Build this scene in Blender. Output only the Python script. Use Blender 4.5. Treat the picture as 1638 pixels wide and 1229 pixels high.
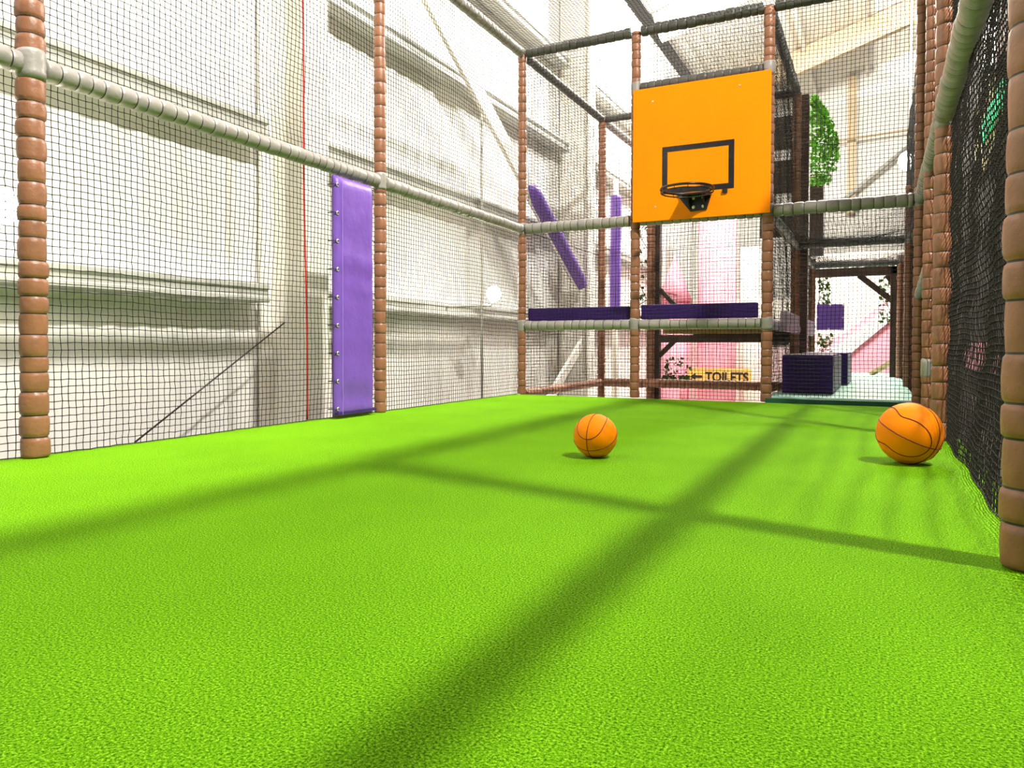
import bpy, bmesh, math, random
import numpy as np
from mathutils import Vector, Matrix, Quaternion

# ------------------------------------------------------------------ clear
for _o in list(bpy.data.objects):
    bpy.data.objects.remove(_o, do_unlink=True)
scene = bpy.context.scene
COL = scene.collection
PI = math.pi

# ------------------------------------------------------------------ camera
cam_d = bpy.data.cameras.new('camera')
cam = bpy.data.objects.new('camera', cam_d)
COL.objects.link(cam)
YAW, PITCH, ROLL = 0.4581, -0.0216, 0.0021
fw = Vector((-math.sin(YAW) * math.cos(PITCH), math.cos(YAW) * math.cos(PITCH), math.sin(PITCH)))
r0 = Vector((math.cos(YAW), math.sin(YAW), 0))
u0 = r0.cross(fw)
rr = r0 * math.cos(ROLL) + u0 * math.sin(ROLL)
uu = -r0 * math.sin(ROLL) + u0 * math.cos(ROLL)
M = Matrix((rr, uu, -fw)).transposed().to_4x4()
M.translation = Vector((0, 0, 0.5))
cam.matrix_world = M
cam_d.sensor_fit = 'HORIZONTAL'
cam_d.sensor_width = 36.0
cam_d.lens = 36.0 * 1188.5 / 1638.0
cam_d.shift_y = -34.0 / 1638.0
cam_d.clip_start = 0.02
scene.camera = cam

# ------------------------------------------------------------------ world, lights, exposure
world = bpy.data.worlds.new('hall_ambient')
scene.world = world
world.use_nodes = True
bg = world.node_tree.nodes['Background']
bg.inputs['Color'].default_value = (1.0, 0.90, 0.76, 1)
bg.inputs['Strength'].default_value = 0.20


def point(name, loc, power, color=(1, 0.96, 0.88), radius=0.2):
    d = bpy.data.lights.new(name, 'POINT')
    d.energy = power
    d.color = color
    d.shadow_soft_size = radius
    o = bpy.data.objects.new(name, d)
    o.location = loc
    COL.objects.link(o)
    return o


def spot(name, loc, aim, power, angle, color=(1, 0.95, 0.86), radius=0.25):
    d = bpy.data.lights.new(name, 'SPOT')
    d.energy = power
    d.color = color
    d.spot_size = math.radians(angle)
    d.spot_blend = 0.5
    d.shadow_soft_size = radius
    o = bpy.data.objects.new(name, d)
    o.location = loc
    o.rotation_mode = 'QUATERNION'
    o.rotation_quaternion = (Vector(aim) - Vector(loc)).to_track_quat('-Z', 'Y')
    COL.objects.link(o)
    return o


point('high_bay_or_fill_light', (3.77, 1.16, 9.0), 7800, radius=0.22)
point('high_bay_or_fill_light', (3.77, 4.7, 9.0), 250, radius=0.22)
for _y, _p in ((-1.0, 900), (1.6, 900), (4.2, 900), (6.8, 900), (9.4, 900), (12.0, 900)):
    spot('wall_wash_light', (-3.07, _y, 7.6), (-4.75, _y, 2.6), _p, 56)
point('high_bay_or_fill_light', (-0.3, 13.8, 7.4), 2800, radius=0.3)  # unseen fill light added for the roof and far wall
point('high_bay_or_fill_light', (-2.6, 14.3, 6.2), 900, radius=0.3)  # unseen fill light added for the castle front
point('high_bay_or_fill_light', (4.5, 20.0, 7.0), 1500, radius=0.3)  # unseen fill light added for the far hall

scene.view_settings.view_transform = 'Standard'
scene.view_settings.look = 'None'
scene.view_settings.gamma = 1.0
scene.view_settings.use_curve_mapping = False
scene.view_settings.exposure = 0.25
scene.cycles.use_denoising = True
scene.cycles.max_bounces = 8
scene.cycles.transparent_max_bounces = 8

# ------------------------------------------------------------------ key dimensions
XL, X4, X5, XR = -3.38, -2.15, -0.914, 0.30
Y0, Y1, Y2, Y3, Y4, Y5 = -0.50, 2.03, 4.60, 7.09, 9.60, 12.13
ZD, ZM, ZT = 0.72, 1.737, 3.568
YM = 5.74


# ------------------------------------------------------------------ materials
def new_mat(name):
    m = bpy.data.materials.new(name)
    m.use_nodes = True
    nt = m.node_tree
    return m, nt, nt.nodes['Principled BSDF']


def mat(name, color, rough=0.5, metal=0.0, noise=0.0, nscale=20.0, bump=0.0, bscale=60.0, spec=0.5, dist=0.01):
    m, nt, b = new_mat(name)
    b.inputs['Roughness'].default_value = rough
    b.inputs['Metallic'].default_value = metal
    b.inputs['Specular IOR Level'].default_value = spec
    b.inputs['Base Color'].default_value = (*color, 1)
    tc = nt.nodes.new('ShaderNodeTexCoord')
    if noise > 0:
        n = nt.nodes.new('ShaderNodeTexNoise')
        n.inputs['Scale'].default_value = nscale
        n.inputs['Detail'].default_value = 4
        nt.links.new(tc.outputs['Object'], n.inputs['Vector'])
        rp = nt.nodes.new('ShaderNodeValToRGB')
        rp.color_ramp.elements[0].position = 0.3
        rp.color_ramp.elements[1].position = 0.7
        rp.color_ramp.elements[0].color = (*[c * (1 - noise) for c in color], 1)
        rp.color_ramp.elements[1].color = (*[min(1, c * (1 + noise)) for c in color], 1)
        nt.links.new(n.outputs['Fac'], rp.inputs['Fac'])
        nt.links.new(rp.outputs['Color'], b.inputs['Base Color'])
    if bump > 0:
        n2 = nt.nodes.new('ShaderNodeTexNoise')
        n2.inputs['Scale'].default_value = bscale
        n2.inputs['Detail'].default_value = 5
        nt.links.new(tc.outputs['Object'], n2.inputs['Vector'])
        bp = nt.nodes.new('ShaderNodeBump')
        bp.inputs['Strength'].default_value = bump
        bp.inputs['Distance'].default_value = dist
        nt.links.new(n2.outputs['Fac'], bp.inputs['Height'])
        nt.links.new(bp.outputs['Normal'], b.inputs['Normal'])
    return m


def emit_mat(name, color, strength):
    m, nt, b = new_mat(name)
    b.inputs['Base Color'].default_value = (*color, 1)
    b.inputs['Emission Color'].default_value = (*color, 1)
    b.inputs['Emission Strength'].default_value = strength
    return m


def turf_mat():
    m, nt, b = new_mat('artificial_turf')
    tc = nt.nodes.new('ShaderNodeTexCoord')
    n1 = nt.nodes.new('ShaderNodeTexNoise')
    n1.inputs['Scale'].default_value = 235
    n1.inputs['Detail'].default_value = 4
    n1.inputs['Roughness'].default_value = 0.8
    n2 = nt.nodes.new('ShaderNodeTexNoise')
    n2.inputs['Scale'].default_value = 2.2
    n2.inputs['Detail'].default_value = 5
    v = nt.nodes.new('ShaderNodeTexVoronoi')
    v.inputs['Scale'].default_value = 330
    for n in (n1, n2, v):
        nt.links.new(tc.outputs['Object'], n.inputs['Vector'])
    rp = nt.nodes.new('ShaderNodeValToRGB')
    e = rp.color_ramp.elements
    e[0].position = 0.37
    e[0].color = (0.014, 0.08, 0.001, 1)
    e[1].position = 0.66
    e[1].color = (0.46, 0.80, 0.035, 1)
    k = e.new(0.5)
    k.color = (0.135, 0.395, 0.003, 1)
    nt.links.new(n1.outputs['Fac'], rp.inputs['Fac'])
    mx = nt.nodes.new('ShaderNodeMix')
    mx.data_type = 'RGBA'
    mx.blend_type = 'MULTIPLY'
    mx.inputs[0].default_value = 0.22
    nt.links.new(rp.outputs['Color'], mx.inputs[6])
    rp2 = nt.nodes.new('ShaderNodeValToRGB')
    rp2.color_ramp.elements[0].position = 0.35
    rp2.color_ramp.elements[0].color = (0.45, 0.55, 0.4, 1)
    rp2.color_ramp.elements[1].position = 0.65
    nt.links.new(n2.outputs['Fac'], rp2.inputs['Fac'])
    nt.links.new(rp2.outputs['Color'], mx.inputs[7])
    nt.links.new(mx.outputs[2], b.inputs['Base Color'])
    b.inputs['Roughness'].default_value = 0.75
    b.inputs['Specular IOR Level'].default_value = 0.02
    ad = nt.nodes.new('ShaderNodeMath')
    ad.operation = 'SUBTRACT'
    nt.links.new(n1.outputs['Fac'], ad.inputs[0])
    nt.links.new(v.outputs['Distance'], ad.inputs[1])
    bp = nt.nodes.new('ShaderNodeBump')
    bp.inputs['Strength'].default_value = 0.55
    bp.inputs['Distance'].default_value = 0.006
    nt.links.new(ad.outputs[0], bp.inputs['Height'])
    nt.links.new(bp.outputs['Normal'], b.inputs['Normal'])
    return m


def plywood_mat():
    return mat('plywood', (0.42, 0.27, 0.13), 0.6, noise=0.15, nscale=9)


MT = dict(
    turf=turf_mat(),
    post=mat('brown_foam_vinyl', (0.29, 0.122, 0.062), 0.42, noise=0.14, nscale=14, bump=0.25, bscale=45),
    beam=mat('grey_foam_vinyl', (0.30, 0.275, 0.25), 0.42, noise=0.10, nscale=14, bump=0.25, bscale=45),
    darkbeam=mat('dark_grey_foam_vinyl', (0.085, 0.080, 0.072), 0.5, noise=0.2, nscale=14, bump=0.25, bscale=45),  # darker copy of the grey foam for top and crossing rails
    tie=mat('black_cable_tie', (0.025, 0.02, 0.02), 0.5),
    net=mat('black_net_cord', (0.022, 0.019, 0.017), 0.8, spec=0.2),
    rope=mat('black_lacing_rope', (0.05, 0.045, 0.04), 0.8, spec=0.2),
    purple=mat('purple_vinyl', (0.17, 0.072, 0.43), 0.45, noise=0.08, nscale=6, bump=0.35, bscale=9, dist=0.02),
    darkpurple=mat('deep_purple_vinyl', (0.048, 0.017, 0.155), 0.5, spec=0.2, noise=0.1, nscale=8, bump=0.2, bscale=10),
    mauve=mat('mauve_and_lit_purple_vinyl', (0.50, 0.38, 0.48), 0.5, noise=0.05),  # on rails and side pads: purple vinyl with its lit tone painted in
    white=mat('white_paint', (0.86, 0.85, 0.82), 0.5),
    wall=mat('white_wall_cladding', (0.87, 0.85, 0.80), 0.55, noise=0.03, nscale=3),
    roof=mat('white_roof_cladding', (0.85, 0.81, 0.72), 0.6, noise=0.03, nscale=2),
    steel=mat('galvanised_steel', (0.50, 0.50, 0.45), 0.5, metal=0.0, noise=0.08, nscale=5),
    cream=mat('cream_painted_steel', (0.86, 0.82, 0.74), 0.5, noise=0.03),
    tan=mat('tan_painted_steel', (0.62, 0.49, 0.31), 0.5, noise=0.05),
    orange=mat('orange_board', (1.0, 0.26, 0.0), 0.5, noise=0.05, nscale=1.6, spec=0.1),
    ball=mat('orange_rubber', (1.0, 0.25, 0.0), 0.55, spec=0.12, bump=0.35, bscale=420, dist=0.002),
    seam=mat('dark_red_seam', (0.16, 0.012, 0.004), 0.6),
    black=mat('black_steel', (0.012, 0.011, 0.011), 0.35),
    blacktape=mat('black_tape', (0.014, 0.012, 0.014), 0.25, noise=0.3, nscale=15),
    bolt=mat('zinc_bolt', (0.75, 0.75, 0.72), 0.3, metal=0.6),
    aqua=mat('aqua_play_mat', (0.38, 0.66, 0.55), 0.45, noise=0.05, nscale=3),
    green=mat('dark_green_mat_edge', (0.008, 0.085, 0.045), 0.5),
    timber=mat('dark_brown_timber', (0.055, 0.027, 0.018), 0.6, noise=0.3, nscale=11, bump=0.2, bscale=30),
    leaf=mat('ivy_leaf', (0.22, 0.60, 0.03), 0.5, noise=0.35, nscale=9),
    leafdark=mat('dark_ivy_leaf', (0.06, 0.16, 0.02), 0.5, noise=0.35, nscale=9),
    pink=mat('pink_painted_panel', (0.90, 0.36, 0.46), 0.55, noise=0.07, nscale=3),
    palepink=mat('pale_pink_panel', (0.92, 0.68, 0.70), 0.55, noise=0.05, nscale=3),
    castle=mat('cream_painted_panel', (0.88, 0.83, 0.74), 0.55, noise=0.05, nscale=3),
    signy=mat('orange_yellow_sign', (0.95, 0.50, 0.12), 0.5),
    plywood=plywood_mat(),
    red=mat('red_cord', (0.65, 0.02, 0.015), 0.6),
    darkbackdrop=mat('unlit_hall_backdrop', (0.028, 0.026, 0.024), 0.8, noise=0.1),  # darkness of the unlit hall put into the colour
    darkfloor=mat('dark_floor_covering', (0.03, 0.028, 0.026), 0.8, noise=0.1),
    hall=mat('pale_hall_floor', (0.55, 0.50, 0.46), 0.4, noise=0.08, nscale=1),
    olive=mat('olive_yellow_board', (0.70, 0.62, 0.20), 0.6),
    maroon=mat('maroon_board', (0.20, 0.045, 0.035), 0.6),
    lampwhite=emit_mat('lit_lamp_lens', (1.0, 0.97, 0.9), 30),
    glowwhite=emit_mat('glowing_white_panel', (1.0, 1.0, 1.0), 7.0),  # emission put in so the panel shows through the dense net
    glowgreen=emit_mat('glowing_green_panel', (0.02, 0.6, 0.2), 2.5),  # glow added to the green strip so the net does not hide it
)


# ------------------------------------------------------------------ helpers
def obj_from(name, verts, faces, m, parent=None, smooth=False, mat_idx=None):
    me = bpy.data.meshes.new(name)
    me.from_pydata([tuple(v) for v in verts], [], [tuple(f) for f in faces])
    for mm in (m if isinstance(m, (list, tuple)) else [m]):
        me.materials.append(mm)
    if mat_idx is not None:
        me.polygons.foreach_set('material_index', mat_idx)
    if smooth:
        me.polygons.foreach_set('use_smooth', [True] * len(me.polygons))
    me.update()
    o = bpy.data.objects.new(name, me)
    COL.objects.link(o)
    if parent is not None:
        o.parent = parent
    return o


def from_bm(name, bm, m, parent=None, smooth=False):
    bmesh.ops.recalc_face_normals(bm, faces=bm.faces[:])
    me = bpy.data.meshes.new(name)
    bm.to_mesh(me)
    bm.free()
    for mm in (m if isinstance(m, (list, tuple)) else [m]):
        me.materials.append(mm)
    if smooth:
        me.polygons.foreach_set('use_smooth', [True] * len(me.polygons))
    o = bpy.data.objects.new(name, me)
    COL.objects.link(o)
    if parent is not None:
        o.parent = parent
    return o


def tag(o, label, cat, group=None, kind=None):
    o['label'] = label
    o['category'] = cat
    if group:
        o['group'] = group
    if kind:
        o['kind'] = kind
    return o


def struct(o, label=None, cat=None):
    o['kind'] = 'structure'
    if label:
        o['label'] = label
    if cat:
        o['category'] = cat
    return o


def thing(name, loc, label, cat, group=None, rot=None):
    o = bpy.data.objects.new(name, None)
    o.empty_display_size = 0.05
    o.location = loc
    if rot is not None:
        o.rotation_mode = 'QUATERNION'
        o.rotation_quaternion = rot
    COL.objects.link(o)
    return tag(o, label, cat, group)


def bm_box(bm, x0, x1, y0, y1, z0, z1, bevel=0.0):
    r = bmesh.ops.create_cube(bm, size=1.0)
    vs = r['verts']
    for v in vs:
        v.co = Vector(((x0 + x1) / 2 + v.co.x * (x1 - x0), (y0 + y1) / 2 + v.co.y * (y1 - y0), (z0 + z1) / 2 + v.co.z * (z1 - z0)))
    if bevel > 0:
        es = list({e for v in vs for e in v.link_edges})
        bmesh.ops.bevel(bm, geom=es, offset=bevel, segments=2, affect='EDGES', profile=0.6)


def box(name, x0, x1, y0, y1, z0, z1, m, parent=None, bevel=0.0, rel=None):
    bm = bmesh.new()
    bm_box(bm, x0, x1, y0, y1, z0, z1, bevel)
    if rel is not None:
        bmesh.ops.translate(bm, vec=-Vector(rel), verts=bm.verts[:])
    return from_bm(name, bm, m, parent)


def frame_from(d):
    d = Vector(d).normalized()
    a = Vector((0, 0, 1)) if abs(d.z) < 0.9 else Vector((1, 0, 0))
    s = d.cross(a).normalized()
    return s, d.cross(s).normalized(), d


def bar_bm(bm, p0, p1, w, h):
    """rectangular bar between two points"""
    p0, p1 = Vector(p0), Vector(p1)
    s, t, d = frame_from(p1 - p0)
    vs = []
    for p in (p0, p1):
        for a, b in ((-1, -1), (1, -1), (1, 1), (-1, 1)):
            vs.append(bm.verts.new(p + s * a * w / 2 + t * b * h / 2))
    for f in ((0, 1, 2, 3), (7, 6, 5, 4), (0, 4, 5, 1), (1, 5, 6, 2), (2, 6, 7, 3), (3, 7, 4, 0)):
        bm.faces.new([vs[i] for i in f])


def bar(name, p0, p1, w, h, m, parent=None, bevel=0.006):
    bm = bmesh.new()
    bar_bm(bm, p0, p1, w, h)
    if bevel:
        bmesh.ops.bevel(bm, geom=bm.edges[:], offset=bevel, segments=1, affect='EDGES')
    return from_bm(name, bm, m, parent)


def tube_data(pts, rad, n=8, closed=False, caps=True):
    pts = [Vector(p) for p in pts]
    V, F = [], []
    k = len(pts)
    prev = None
    for i, p in enumerate(pts):
        if closed:
            d = pts[(i + 1) % k] - pts[i - 1]
        else:
            d = pts[min(i + 1, k - 1)] - pts[max(i - 1, 0)]
        d.normalize()
        if prev is None:
            s = frame_from(d)[0]
        else:
            s = (prev - d * prev.dot(d)).normalized()
        prev = s
        t = d.cross(s)
        r = rad[i] if hasattr(rad, '__len__') else rad
        for j in range(n):
            a = 2 * PI * j / n
            V.append(p + (s * math.cos(a) + t * math.sin(a)) * r)
    for i in range(k if closed else k - 1):
        a, b = i * n, ((i + 1) % k) * n
        for j in range(n):
            F.append((a + j, a + (j + 1) % n, b + (j + 1) % n, b + j))
    if caps and not closed:
        F.append(tuple(range(n))[::-1])
        F.append(tuple((k - 1) * n + j for j in range(n)))
    return V, F


def tube(name, pts, rad, m, parent=None, n=8, closed=False):
    V, F = tube_data(pts, rad, n, closed)
    return obj_from(name, V, F, m, parent, smooth=True)


# ------------------------------------------------------------------ foam wrapped pipe
def foam_sleeve(name, length, r, m, seed, parent=None, seg=0.088, rmin=0.90, sides=18):
    """Pipe sleeve along +Z: bulging foam sections squeezed by cable ties."""
    rnd = random.Random(seed)
    V, F, MI = [], [], []
    rings = []      # z, radius, ox, oy
    z = 0.0
    while z < length - 0.02:
        L = seg * rnd.uniform(0.78, 1.22)
        if z + L > length - 0.03:
            L = length - z
        rb = r * rnd.uniform(0.965, 1.035)
        ox, oy = rnd.uniform(-1, 1) * r * 0.045, rnd.uniform(-1, 1) * r * 0.045
        g = 0.0028
        rings.append((z + g, r * rmin, 0, 0, 1))
        rings.append((z + L * 0.06 + g, rb * 0.972, ox * .6, oy * .6, 0))
        rings.append((z + L * 0.22, rb * 1.0, ox, oy, 0))
        rings.append((z + L * 0.5, rb * 1.015, ox, oy, 0))
        rings.append((z + L * 0.78, rb * 1.0, ox, oy, 0))
        rings.append((z + L * 0.94 - g, rb * 0.972, ox * .6, oy * .6, 0))
        rings.append((z + L - g, r * rmin, 0, 0, 0))
        z += L
    for (zz, rad, ox, oy, fl) in rings:
        for j in range(sides):
            a = 2 * PI * j / sides
            wob = 1 + 0.012 * math.sin(a * 3 + zz * 37 + seed)
            V.append((ox + rad * wob * math.cos(a), oy + rad * wob * math.sin(a), zz))
    for i in range(len(rings) - 1):
        dark = rings[i + 1][4] == 1
        for j in range(sides):
            F.append((i * sides + j, i * sides + (j + 1) % sides, (i + 1) * sides + (j + 1) % sides, (i + 1) * sides + j))
            MI.append(1 if dark else 0)
    F.append(tuple(range(sides))[::-1])
    MI.append(0)
    F.append(tuple((len(rings) - 1) * sides + j for j in range(sides)))
    MI.append(0)
    o = obj_from(name, V, F, [m, MT['tie']], parent, smooth=True, mat_idx=MI)
    return o


_seed = [3]


def nseed():
    _seed[0] += 1
    return _seed[0]


def joint_wrap(parent, z, r):
    n, k = 18, 9
    rnd = random.Random(int(z * 1000) + nseed())
    V, F = [], []
    prof = [(-.066, .80), (-.058, 1.02), (-.04, 1.09), (-.015, 1.06), (0, 1.12), (.02, 1.06), (.04, 1.09), (.058, 1.02), (.066, .80)]
    for (dz, q) in prof:
        tw = rnd.uniform(-.012, .012)
        for j in range(n):
            a = 2 * PI * j / n
            V.append((r * q * math.cos(a), r * q * math.sin(a), z + dz + tw * math.cos(a)))
    for i in range(k - 1):
        for j in range(n):
            F.append((i * n + j, i * n + (j + 1) % n, (i + 1) * n + (j + 1) % n, (i + 1) * n + j))
    F.append(tuple(range(n))[::-1])
    F.append(tuple((k - 1) * n + j for j in range(n)))
    return obj_from('joint_wrap', V, F, MT['beam'], parent, smooth=True)


def post(x, y, z0, z1, r, label, joints=(), group='brown padded frame posts', seg=0.088):
    t = thing('padded_post', (x, y, z0), label, 'post', group)
    foam_sleeve('foam_sleeve', z1 - z0, r, MT['post'], nseed(), t, seg=seg)
    for j in joints:
        o = joint_wrap(t, j - z0, r)
        o['label'] = 'grey foam wrap around the pipe joint'
    return t


def beam(p0, p1, r, label, group='grey padded frame rails', seg=0.078, trim=0.05, m='beam'):
    p0, p1 = Vector(p0), Vector(p1)
    d = (p1 - p0).normalized()
    a = p0 + d * trim
    L = (p1 - p0).length - 2 * trim
    o = foam_sleeve('padded_rail', L, r, MT[m], nseed(), None, seg=seg)
    o.location = a
    o.rotation_mode = 'QUATERNION'
    o.rotation_quaternion = d.to_track_quat('Z', 'Y')
    return tag(o, label, 'rail', group)


# ------------------------------------------------------------------ netting (real cords and knots)
def net_panel(origin, U, V, label, cell=0.034, group='black safety nets', seed=1, amp=0.012, sag=0.0, rad=0.0022,
              knot=0.0050, sagdir=(0, 0, -1), edge_rope=True, bunch=0.0):
    origin, U, V = np.array(origin, float), np.array(U, float), np.array(V, float)
    lu, lv = np.linalg.norm(U), np.linalg.norm(V)
    du, dv = U / lu, V / lv
    nrm = np.cross(du, dv)
    nu, nv = max(2, int(round(lu / cell))), max(2, int(round(lv / cell)))
    a, b = np.meshgrid(np.linspace(0, 1, nu + 1), np.linspace(0, 1, nv + 1), indexing='ij')
    rs = np.random.RandomState(seed)
    P = origin + a[..., None] * U + b[..., None] * V
    ph = rs.uniform(0, 6.28, 8)
    su, sv = a * lu, b * lv
    edge = np.sin(PI * a) * 0.75 + 0.25
    w = (np.sin(su * 4.1 + sv * 1.7 + ph[0]) + np.sin(sv * 5.3 - su * 1.1 + ph[1]) + 0.6 * np.sin(su * 9.7 + ph[2] + sv * 6.0))
    P += nrm * (w * amp * 0.5 * edge)[..., None]
    wu = np.sin(su * 2.3 + sv * 2.9 + ph[3]) + 0.6 * np.sin(sv * 7.1 + ph[4])
    wv = np.sin(su * 3.7 - sv * 1.9 + ph[5]) + 0.6 * np.sin(su * 8.3 + ph[6])
    P += du * (wu * amp * 0.45 * np.sin(PI * a))[..., None] + dv * (wv * amp * 0.45 * np.sin(PI * b))[..., None]
    P += rs.normal(0, 0.0011, P.shape)
    if sag:
        P += np.array(sagdir, float) * (sag * np.sin(PI * a) * np.sin(PI * b))[..., None]
    if bunch:
        P += nrm * (bunch * np.sin(sv * 26 + 1.5 * np.sin(su * 1.3)) * np.sin(PI * b))[..., None]
    N = (nu + 1) * (nv + 1)
    ids = np.arange(N).reshape(nu + 1, nv + 1)
    flat = P.reshape(-1, 3)
    ang = [math.radians(q) for q in (90, 210, 330)]
    vu = np.concatenate([flat + rad * (math.cos(q) * dv + math.sin(q) * nrm) for q in ang])   # cords along U
    vv = np.concatenate([flat + rad * (math.cos(q) * du + math.sin(q) * nrm) for q in ang])   # cords along V
    quads = []

    def run(i0, i1, off):
        i0, i1 = i0.ravel(), i1.ravel()
        for k in range(3):
            k2 = (k + 1) % 3
            quads.append(np.stack([off + k * N + i0, off + k * N + i1, off + k2 * N + i1, off + k2 * N + i0], 1))
    run(ids[:-1, :], ids[1:, :], 0)
    run(ids[:, :-1], ids[:, 1:], 3 * N)
    q = np.concatenate(quads)
    ko = 6 * N
    dirs = [du, dv, -du, -dv, nrm, -nrm]
    kn = np.concatenate([flat + knot * d for d in dirs])
    ii = np.arange(N)
    tris = []
    for (x, y) in ((0, 1), (1, 2), (2, 3), (3, 0)):
        tris.append(np.stack([ko + x * N + ii, ko + y * N + ii, ko + 4 * N + ii], 1))
        tris.append(np.stack([ko + y * N + ii, ko + x * N + ii, ko + 5 * N + ii], 1))
    t = np.concatenate(tris)
    verts = np.concatenate([vu, vv, kn]).astype(np.float32)
    me = bpy.data.meshes.new('safety_net')
    me.vertices.add(len(verts))
    me.vertices.foreach_set('co', verts.ravel())
    nl = len(q) * 4 + len(t) * 3
    me.loops.add(nl)
    me.polygons.add(len(q) + len(t))
    me.loops.foreach_set('vertex_index', np.concatenate([q.ravel(), t.ravel()]).astype(np.int32))
    st = np.concatenate([np.arange(len(q)) * 4, len(q) * 4 + np.arange(len(t)) * 3]).astype(np.int32)
    me.polygons.foreach_set('loop_start', st)
    me.materials.append(MT['net'])
    me.update(calc_edges=True)
    o = bpy.data.objects.new('safety_net', me)
    COL.objects.link(o)
    tag(o, label, 'net', group)
    if edge_rope:
        loop = list(P[:, 0]) + list(P[-1, 1:]) + list(P[::-1, -1][1:]) + list(P[0, ::-1][1:-1])
        tube('border_rope', loop[::1], 0.0028, MT['rope'], o, n=5, closed=True)
    return o


# ================================================================== SETTING
# turf floor of the ball court
bm = bmesh.new()
bm_box(bm, XL - 0.06, XR + 0.10, -0.9, 7.02, -0.05, 0.0)
floor = struct(from_bm('floor', bm, MT['turf']), 'bright green artificial turf floor of the ball court', 'floor')
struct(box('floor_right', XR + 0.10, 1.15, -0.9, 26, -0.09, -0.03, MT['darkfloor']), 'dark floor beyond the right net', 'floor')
struct(box('ground', -8, 12, 7.2, 27, -2.62, -2.5, MT['hall']), 'pale floor of the lower hall', 'floor')

# left wall : ribbed white cladding
XW = -4.62
ys = np.arange(-4.0, 26.01, 0.05)
V, F = [], []
for i, y in enumerate(ys):
    k = i % 5
    dx = 0.010 if k in (0, 1) else 0.0
    for z in (-2.5, 7.4):
        V.append((XW + dx, y, z))
for i in range(len(ys) - 1):
    F.append((2 * i, 2 * i + 2, 2 * i + 3, 2 * i + 1))
w = obj_from('wall_left', V, F, MT['wall'])
md = w.modifiers.new('thick', 'SOLIDIFY')
md.thickness = 0.04
struct(w, 'white ribbed cladding wall left of the court', 'wall')

# far end wall and roof
YE = 26.0
struct(box('wall_far', -4.7, 14, YE, YE + 0.1, -2.5, 13.2, MT['wall']), 'cream far end wall of the hall', 'wall')


def roofz(x):
    return 7.9 + 0.31 * (x + 4.66)


V, F = [], []
xs = np.arange(-4.66, 12.0, 0.11)
for i, x in enumerate(xs):
    dz = 0.03 if i % 3 == 0 else 0
    for y in (8.6, YE + 0.05):
        V.append((x, y, roofz(x) + dz))
for i in range(len(xs) - 1):
    F.append((2 * i, 2 * i + 1, 2 * i + 3, 2 * i + 2))
rf = obj_from('ceiling', V, F, MT['roof'])
rf.modifiers.new('thick', 'SOLIDIFY').thickness = 0.04
struct(rf, 'pale sloping roof of the hall', 'ceiling')

# added dark backdrop for the unlit hall on the right
struct(box('backdrop_right', 1.0, 1.15, 5.0, YE, -2.5, 8.6, MT['darkbackdrop']), 'added dark backdrop for the unlit hall beyond the right net', 'wall')

# ------------------------------------------------------------------ steelwork of the left wall
def column(yc, label):
    t = thing('steel_column', (XW, yc, -2.5), label, 'column', 'cream steel columns of the left wall')
    # I section: wall flange, web, inner flange
    box('flange', XW + 0.50, XW + 0.53, yc - 0.14, yc + 0.14, -2.5, 7.9, MT['cream'], t, rel=(XW, yc, -2.5))
    box('flange', XW + 0.03, XW + 0.06, yc - 0.14, yc + 0.14, -2.5, 7.9, MT['cream'], t, rel=(XW, yc, -2.5))
    box('web', XW + 0.06, XW + 0.50, yc - 0.012, yc + 0.012, -2.5, 7.9, MT['cream'], t, rel=(XW, yc, -2.5))


column(4.72, 'cream steel column behind the red cord')
column(11.15, 'cream steel column past the orange board, nearer the far end')


def purlin(y0, y1, zc, label, deep=0.15):
    """Z/C section rail: top lip, web, bottom flange with return lip"""
    x0 = XW + 0.035
    h = deep / 2
    prof = [(x0, h), (x0 + .19, h), (x0 + .20, h - .01), (x0 + .20, h - .04), (x0 + .178, h - .052),
            (x0 + .178, -h + .052), (x0 + .20, -h + .04), (x0 + .20, -h + .01), (x0 + .19, -h), (x0, -h)]
    n = len(prof)
    V = [(x, y0, zc + z) for x, z in prof] + [(x, y1, zc + z) for x, z in prof]
    F = [(i, (i + 1) % n, n + (i + 1) % n, n + i) for i in range(n)]
    F += [tuple(range(n))[::-1], tuple(range(n, 2 * n))]
    o = obj_from('steel_purlin', V, F, MT['steel'])
    return tag(o, label, 'purlin', 'galvanised rails of the left wall')


for (zc, nm) in ((0.925, 'low'), (2.24, 'middle'), (3.63, 'high'), (4.95, 'topmost')):
    if zc < 3:
        purlin(-1.5, 4.50, zc, 'grey %s wall purlin in the bay nearest the camera' % nm)
    purlin(4.94, 10.93, zc, 'grey %s wall purlin in the bay behind the corner post' % nm)
    purlin(11.37, 16.2, zc, 'grey %s wall purlin in the bay beyond the orange board' % nm)

# bracing
t = thing('diagonal_brace', (-4.2, 6.3, 4.2), 'cream diagonal brace sloping down to the corner with purple padding on its lower end', 'brace')
bar('brace_bar', Vector((-4.2, 6.3, 4.25)) - Vector((-4.2, 6.3, 4.2)), Vector((-4.2, 10.9, 1.45)) - Vector((-4.2, 6.3, 4.2)), 0.05, 0.23, MT['cream'], t)
pts, rad = [], []
a0, a1 = Vector((-4.17, 8.95, 2.63)), Vector((-4.17, 10.95, 1.42))
for i in range(25):
    q = i / 24
    pts.append(a0.lerp(a1, q) - Vector((-4.2, 6.3, 4.2)))
    rad.append(0.115 * min(1, math.sqrt(max(0.02, 1 - (abs(2 * q - 1)) ** 16))))
o = tube('purple_padding', pts, rad, MT['purple'], t, n=16)
o['label'] = 'purple foam padding on the brace'
o = bar('diagonal_brace', (-4.2, 11.1, 0.62), (-4.2, 8.9, -0.75), 0.05, 0.16, MT['cream'])
tag(o, 'cream diagonal brace low behind the left end net', 'brace')
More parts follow.
